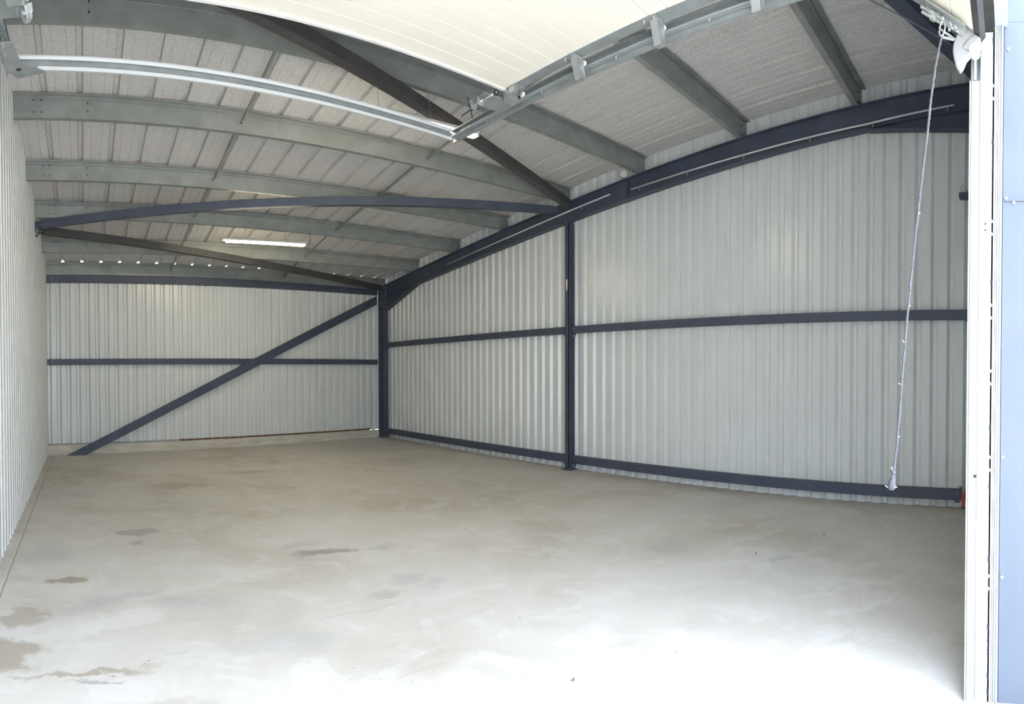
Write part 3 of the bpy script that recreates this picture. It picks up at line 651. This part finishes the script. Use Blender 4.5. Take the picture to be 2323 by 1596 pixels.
# wall angle carrying the upright track, with slots and screws
ya_ = fy(3.0)
wa = MB(); wa.box((3.008, ya_ + .004, 0), (3.014, ya_ + .060, 3.26)); wa.box((3.008, ya_ + .004, 0), (3.06, ya_ + .009, 3.26)); wa.build('wall_angle', JAMBM, tr_r)
wb = MB(); wb.box((2.990, ya_ + .057, 0), (3.010, ya_ + .118, 3.02)); wb.box((2.986, ya_ + .113, 0), (2.992, ya_ + .120, 3.02)); wb.box((2.976, ya_ + .086, 3.02), (2.982, ya_ + .097, 3.42)); wb.build('track_face', JAMBM, tr_r)  # last box: added pale strip, its colour stands for light on the channel edge
for z in (3.0, 2.346, 1.94, 1.62, 1.2, .62): 
    for dz in (0, -.062):
        mb = MB(); mb.tube([(3.008, ya_ + .010, z + dz), (3.003, ya_ + .010, z + dz)], .0095, 10); mb.build('screw_head', JAMBM, tr_r)
for z, r_ in ((3.22, .012), (2.73, .012), (2.05, .012), (1.344, .012), (1.058, .012), (.70, .012), (.37, .012), (.13, .012), (.05, .012)):
    mb = MB(); mb.prism([(3.0072, ya_ + .004, z - .014), (3.0072, ya_ + .012, z - .014), (3.0072, ya_ + .012, z + .014), (3.0072, ya_ + .004, z + .014)], (.0015, 0, 0)); mb.build('slot', HOLE, tr_r)
for z in (.312, .298, .252, .238):
    mb = MB(); mb.prism([(3.0072, ya_ + .003, z - .003), (3.0072, ya_ + .014, z - .001), (3.0072, ya_ + .014, z + .003), (3.0072, ya_ + .003, z + .003)], (.0015, 0, 0)); mb.build('slot', HOLE, tr_r)
for z in (3.02, 2.956, 2.355, 2.295, 1.955, 1.884):
    mb = MB(); mb.box((3.0072, ya_ + .034, z - .002), (3.0085, ya_ + .056, z + .002)); mb.build('pressed_tab', GALV, tr_r)
for yy, z in ((ya_ + .078, 1.108),):
    mb = MB(); mb.cyl((2.9895, yy, z), (2.9905, yy, z), .0085, 14); mb.build('hole', HOLE, tr_r)
for yy, z in ((ya_ + .04, 2.335), (ya_ + .04, 2.305)):
    mb = MB(); mb.cyl((3.007, yy, z), (3.0085, yy, z), .005, 12); mb.build('hole', HOLE, tr_r)
for yy, z in ((ya_ + .088, 2.955), (ya_ + .088, 2.915)):
    mb = MB(); mb.cyl((2.9885, yy, z), (2.990, yy, z), .013, 14); mb.build('pressed_dimple', JAMBM, tr_r)

# crossbar tying the track ends
cb = thing('track_crossbar', (1.3, 4.2, 3.6), 'bright galvanised channel bar tying the two door track ends together', 'bar')
p0, p1 = V((-.40, 3.97, 3.600)), V((2.96, 4.40, 3.622))
Bx = lambda a, b_, c, d: [(-d, a), (-c, a), (-c, b_), (-d, b_)]
mb = MB(); mb.beam(p0, p1, Bx(-.040, .040, -.003, 0)[::-1]); mb.beam(p0, p1, Bx(.036, .040, -.003, .024)[::-1]); mb.build('web', ZPLATE, cb)
q0 = p0 + (p1 - p0).normalized() * .13
mb = MB(); mb.beam(q0, p1, [(-.040 * 0 - .001, -.046), (.026, -.050), (.026, -.026), (.022, -.026), (.020, -.044), (0, -.042)]); mb.build('lower_lip', ZLIT, cb)
mb = MB(); mb.beam(p0, p1, [(.024, .016), (.028, .018), (.030, .036), (.026, .046), (0, .046), (0, .042), (.022, .040)]); mb.build('upper_lip', ZLIT, cb)
ep = thing('track_end_bracket', (-.40, 3.9, 3.62), 'flat galvanised corner plate at the end of the left door track', 'bracket')
mb = MB(); mb.prism([(-.466, 3.60, 3.545), (-.395, 3.60, 3.545), (-.36, 3.86, 3.545), (-.22, 3.97, 3.545), (-.24, 4.00, 3.545), (-.40, 4.05, 3.545), (-.466, 3.95, 3.545)], (0, 0, .004)); mb.prism([(-.472, 3.60, 3.545), (-.472, 4.04, 3.545), (-.472, 4.04, 3.64), (-.472, 3.60, 3.64)], (.004, 0, 0)); mb.build('plate', ZPLATE, ep)
mb = MB(); mb.cyl((-.385, 3.93, 3.5445), (-.385, 3.93, 3.5435), .018, 16); mb.build('hole', HOLE, ep)
for yy in (3.62, 3.72): bolt(ep, (-.445, yy, 3.545), (0, 0, -1), .009)

# spring bumpers that catch the door
def bumper(x, y, s, label):
    b = thing('spring_bumper', (x, y, 3.58), label, 'bumper', 'spring bumpers on the door tracks')
    w_ = .29 if s > 0 else .17
    mb = MB(); mb.box((min(x - .02 * s, x + w_ * s), y - .17, 3.594), (max(x - .02 * s, x + w_ * s), y + .03, 3.600)); mb.box((min(x + .09 * s, x + .096 * s), y - .17, 3.600), (max(x + .09 * s, x + .096 * s), y + .03, 3.66)); mb.build('mount_plate', ZPLATE, b)
    mb = MB(); mb.cyl((x, y - .02, 3.562), (x, y - .27, 3.562), .0085, 12); mb.build('rod', ZINC, b, True)
    mb = MB(); mb.ball((x, y - .285, 3.562), .023, 18); mb.build('rubber_ball', RUBBER, b, True)
    mb = MB()
    for yy in (y - .02, y - .105):
        mb.prism([(x - .028, yy, 3.594), (x - .03, yy, 3.56), (x - .018, yy, 3.536), (x, yy, 3.528), (x + .018, yy, 3.536), (x + .03, yy, 3.56), (x + .028, yy, 3.594)], (0, .004, 0))
    mb.prism([(x - .028, y - .105, 3.594), (x + .035, y - .105, 3.594), (x + .035, y - .02, 3.594), (x - .028, y - .02, 3.594)], (0, 0, -.004)); mb.build('cradle', ZINC, b)
    for dx, dy in ((.05, -.03), (.05, -.10), (-.02, -.01)): bolt(b, (x + dx * s, y + dy, 3.594), (0, 0, -1), .008)
    return b
bumper(2.70, 3.72, 1, 'spring bumper with a black rubber ball at the inner corner of the raised door')
bumper(-.285, 3.42, -1, 'spring bumper beside the left door track, cut by the top edge of the view')
mb = MB(); mb.tube([(2.80, 3.75, 3.592), (2.745, 3.82, 3.575), (2.73, 3.90, 3.56), (2.75, 3.97, 3.565)], .006, 6); tag(mb.build('loose_cable', BLACK), 'short black cable looping below the spring bumper', 'cable')

# ------------------------------------------------------------------ small litter on the floor
def leaf(x, y, s, a, label, m=LEAF, g=None):
    mb = MB(); ca, sa = math.cos(a), math.sin(a); q = []
    for k in range(10):
        t = math.tau * k / 10; u, w_ = math.cos(t) * s, math.sin(t) * s * .4 * (1 + .3 * math.sin(3 * t)); q.append((x + u * ca - w_ * sa, y + u * sa + w_ * ca, .002 + .004 * abs(math.cos(t))))
    mb.prism(q, (0, 0, .003)); tag(mb.build('dry_leaf' if m is LEAF else 'grit_chip', m), label, 'leaf' if m is LEAF else 'chip', g)
leaf(2.277, 2.262, .016, .3, 'curled brown leaf lying near the lower edge of the view')
leaf(4.85, 2.56, .015, .8, 'brown leaf lying on the floor right of centre')
leaf(.287, 8.37, .016, .2, 'white chip lying on the floor near the left wall', GRIT)
leaf(5.72, 2.26, .02, -.3, 'dark leaf lying on the floor near the jamb')

# ------------------------------------------------------------------ light
w = bpy.data.worlds.new('sky'); SC.world = w; w.use_nodes = True; nt = w.node_tree
bg = nt.nodes['Background']
tc = nt.nodes.new('ShaderNodeTexCoord'); sp = nt.nodes.new('ShaderNodeSeparateXYZ'); nt.links.new(tc.outputs['Generated'], sp.inputs[0])
rp_ = nt.nodes.new('ShaderNodeValToRGB'); e = rp_.color_ramp.elements
e[0].position = 0; e[0].color = (.42, .46, .52, 1); e[1].position = .6; e[1].color = (.77, .89, 1.10, 1)
nt.links.new(sp.outputs['Z'], rp_.inputs['Fac']); nt.links.new(rp_.outputs['Color'], bg.inputs['Color']); bg.inputs['Strength'].default_value = 5.
sl = bpy.data.lights.new('sun', 'SUN'); sl.energy = 15.; sl.angle = math.radians(.6); sl.color = (1, .95, .88)
so = bpy.data.objects.new('sun', sl); C.objects.link(so); so.rotation_euler = V((.70, -.16, -1.0)).to_track_quat('-Z', 'Y').to_euler(); so.location = (-6, -3, 10)

# ------------------------------------------------------------------ camera: a phone panorama, so a cylinder projection
F = 1408.45; UB, V0 = 188.93, 868.31; TXa, TYa = .0109, -.0114; WPX, HPX = 2323, 1596
cam = bpy.data.cameras.new('camera'); co = bpy.data.objects.new('camera', cam); C.objects.link(co); SC.camera = co
cam.type = 'PANO'; cam.panorama_type = 'CENTRAL_CYLINDRICAL'
az = (WPX / 2 - UB) / F; half = (WPX / 2) / F
cam.central_cylindrical_range_u_min = -half; cam.central_cylindrical_range_u_max = half
cam.central_cylindrical_range_v_min = (V0 - HPX) / F; cam.central_cylindrical_range_v_max = V0 / F; cam.central_cylindrical_radius = 1.
cx, sx, cy, sy = math.cos(TXa), math.sin(TXa), math.cos(TYa), math.sin(TYa)
Rx = Matrix(((1, 0, 0), (0, cx, -sx), (0, sx, cx))); Ry = Matrix(((cy, 0, sy), (0, 1, 0), (-sy, 0, cy)))
Ci = (Ry @ Rx).transposed()
fwd = Ci @ V((math.sin(az), math.cos(az), 0)); rgt = Ci @ V((math.cos(az), -math.sin(az), 0)); up = Ci @ V((0, 0, 1))
M = Matrix((rgt, up, -fwd)).transposed().to_4x4(); M.translation = V((0, 0, 1.6)); co.matrix_world = M
cam.clip_start = .02; cam.clip_end = 200

SC.view_settings.view_transform = 'Standard'; SC.view_settings.look = 'None'; SC.view_settings.gamma = 1; SC.view_settings.use_curve_mapping = False
SC.view_settings.exposure = 1.85
SC.cycles.use_denoising = True; SC.cycles.use_adaptive_sampling = True; SC.cycles.adaptive_threshold = .12; SC.cycles.max_bounces = 8; SC.cycles.diffuse_bounces = 5; SC.cycles.glossy_bounces = 3
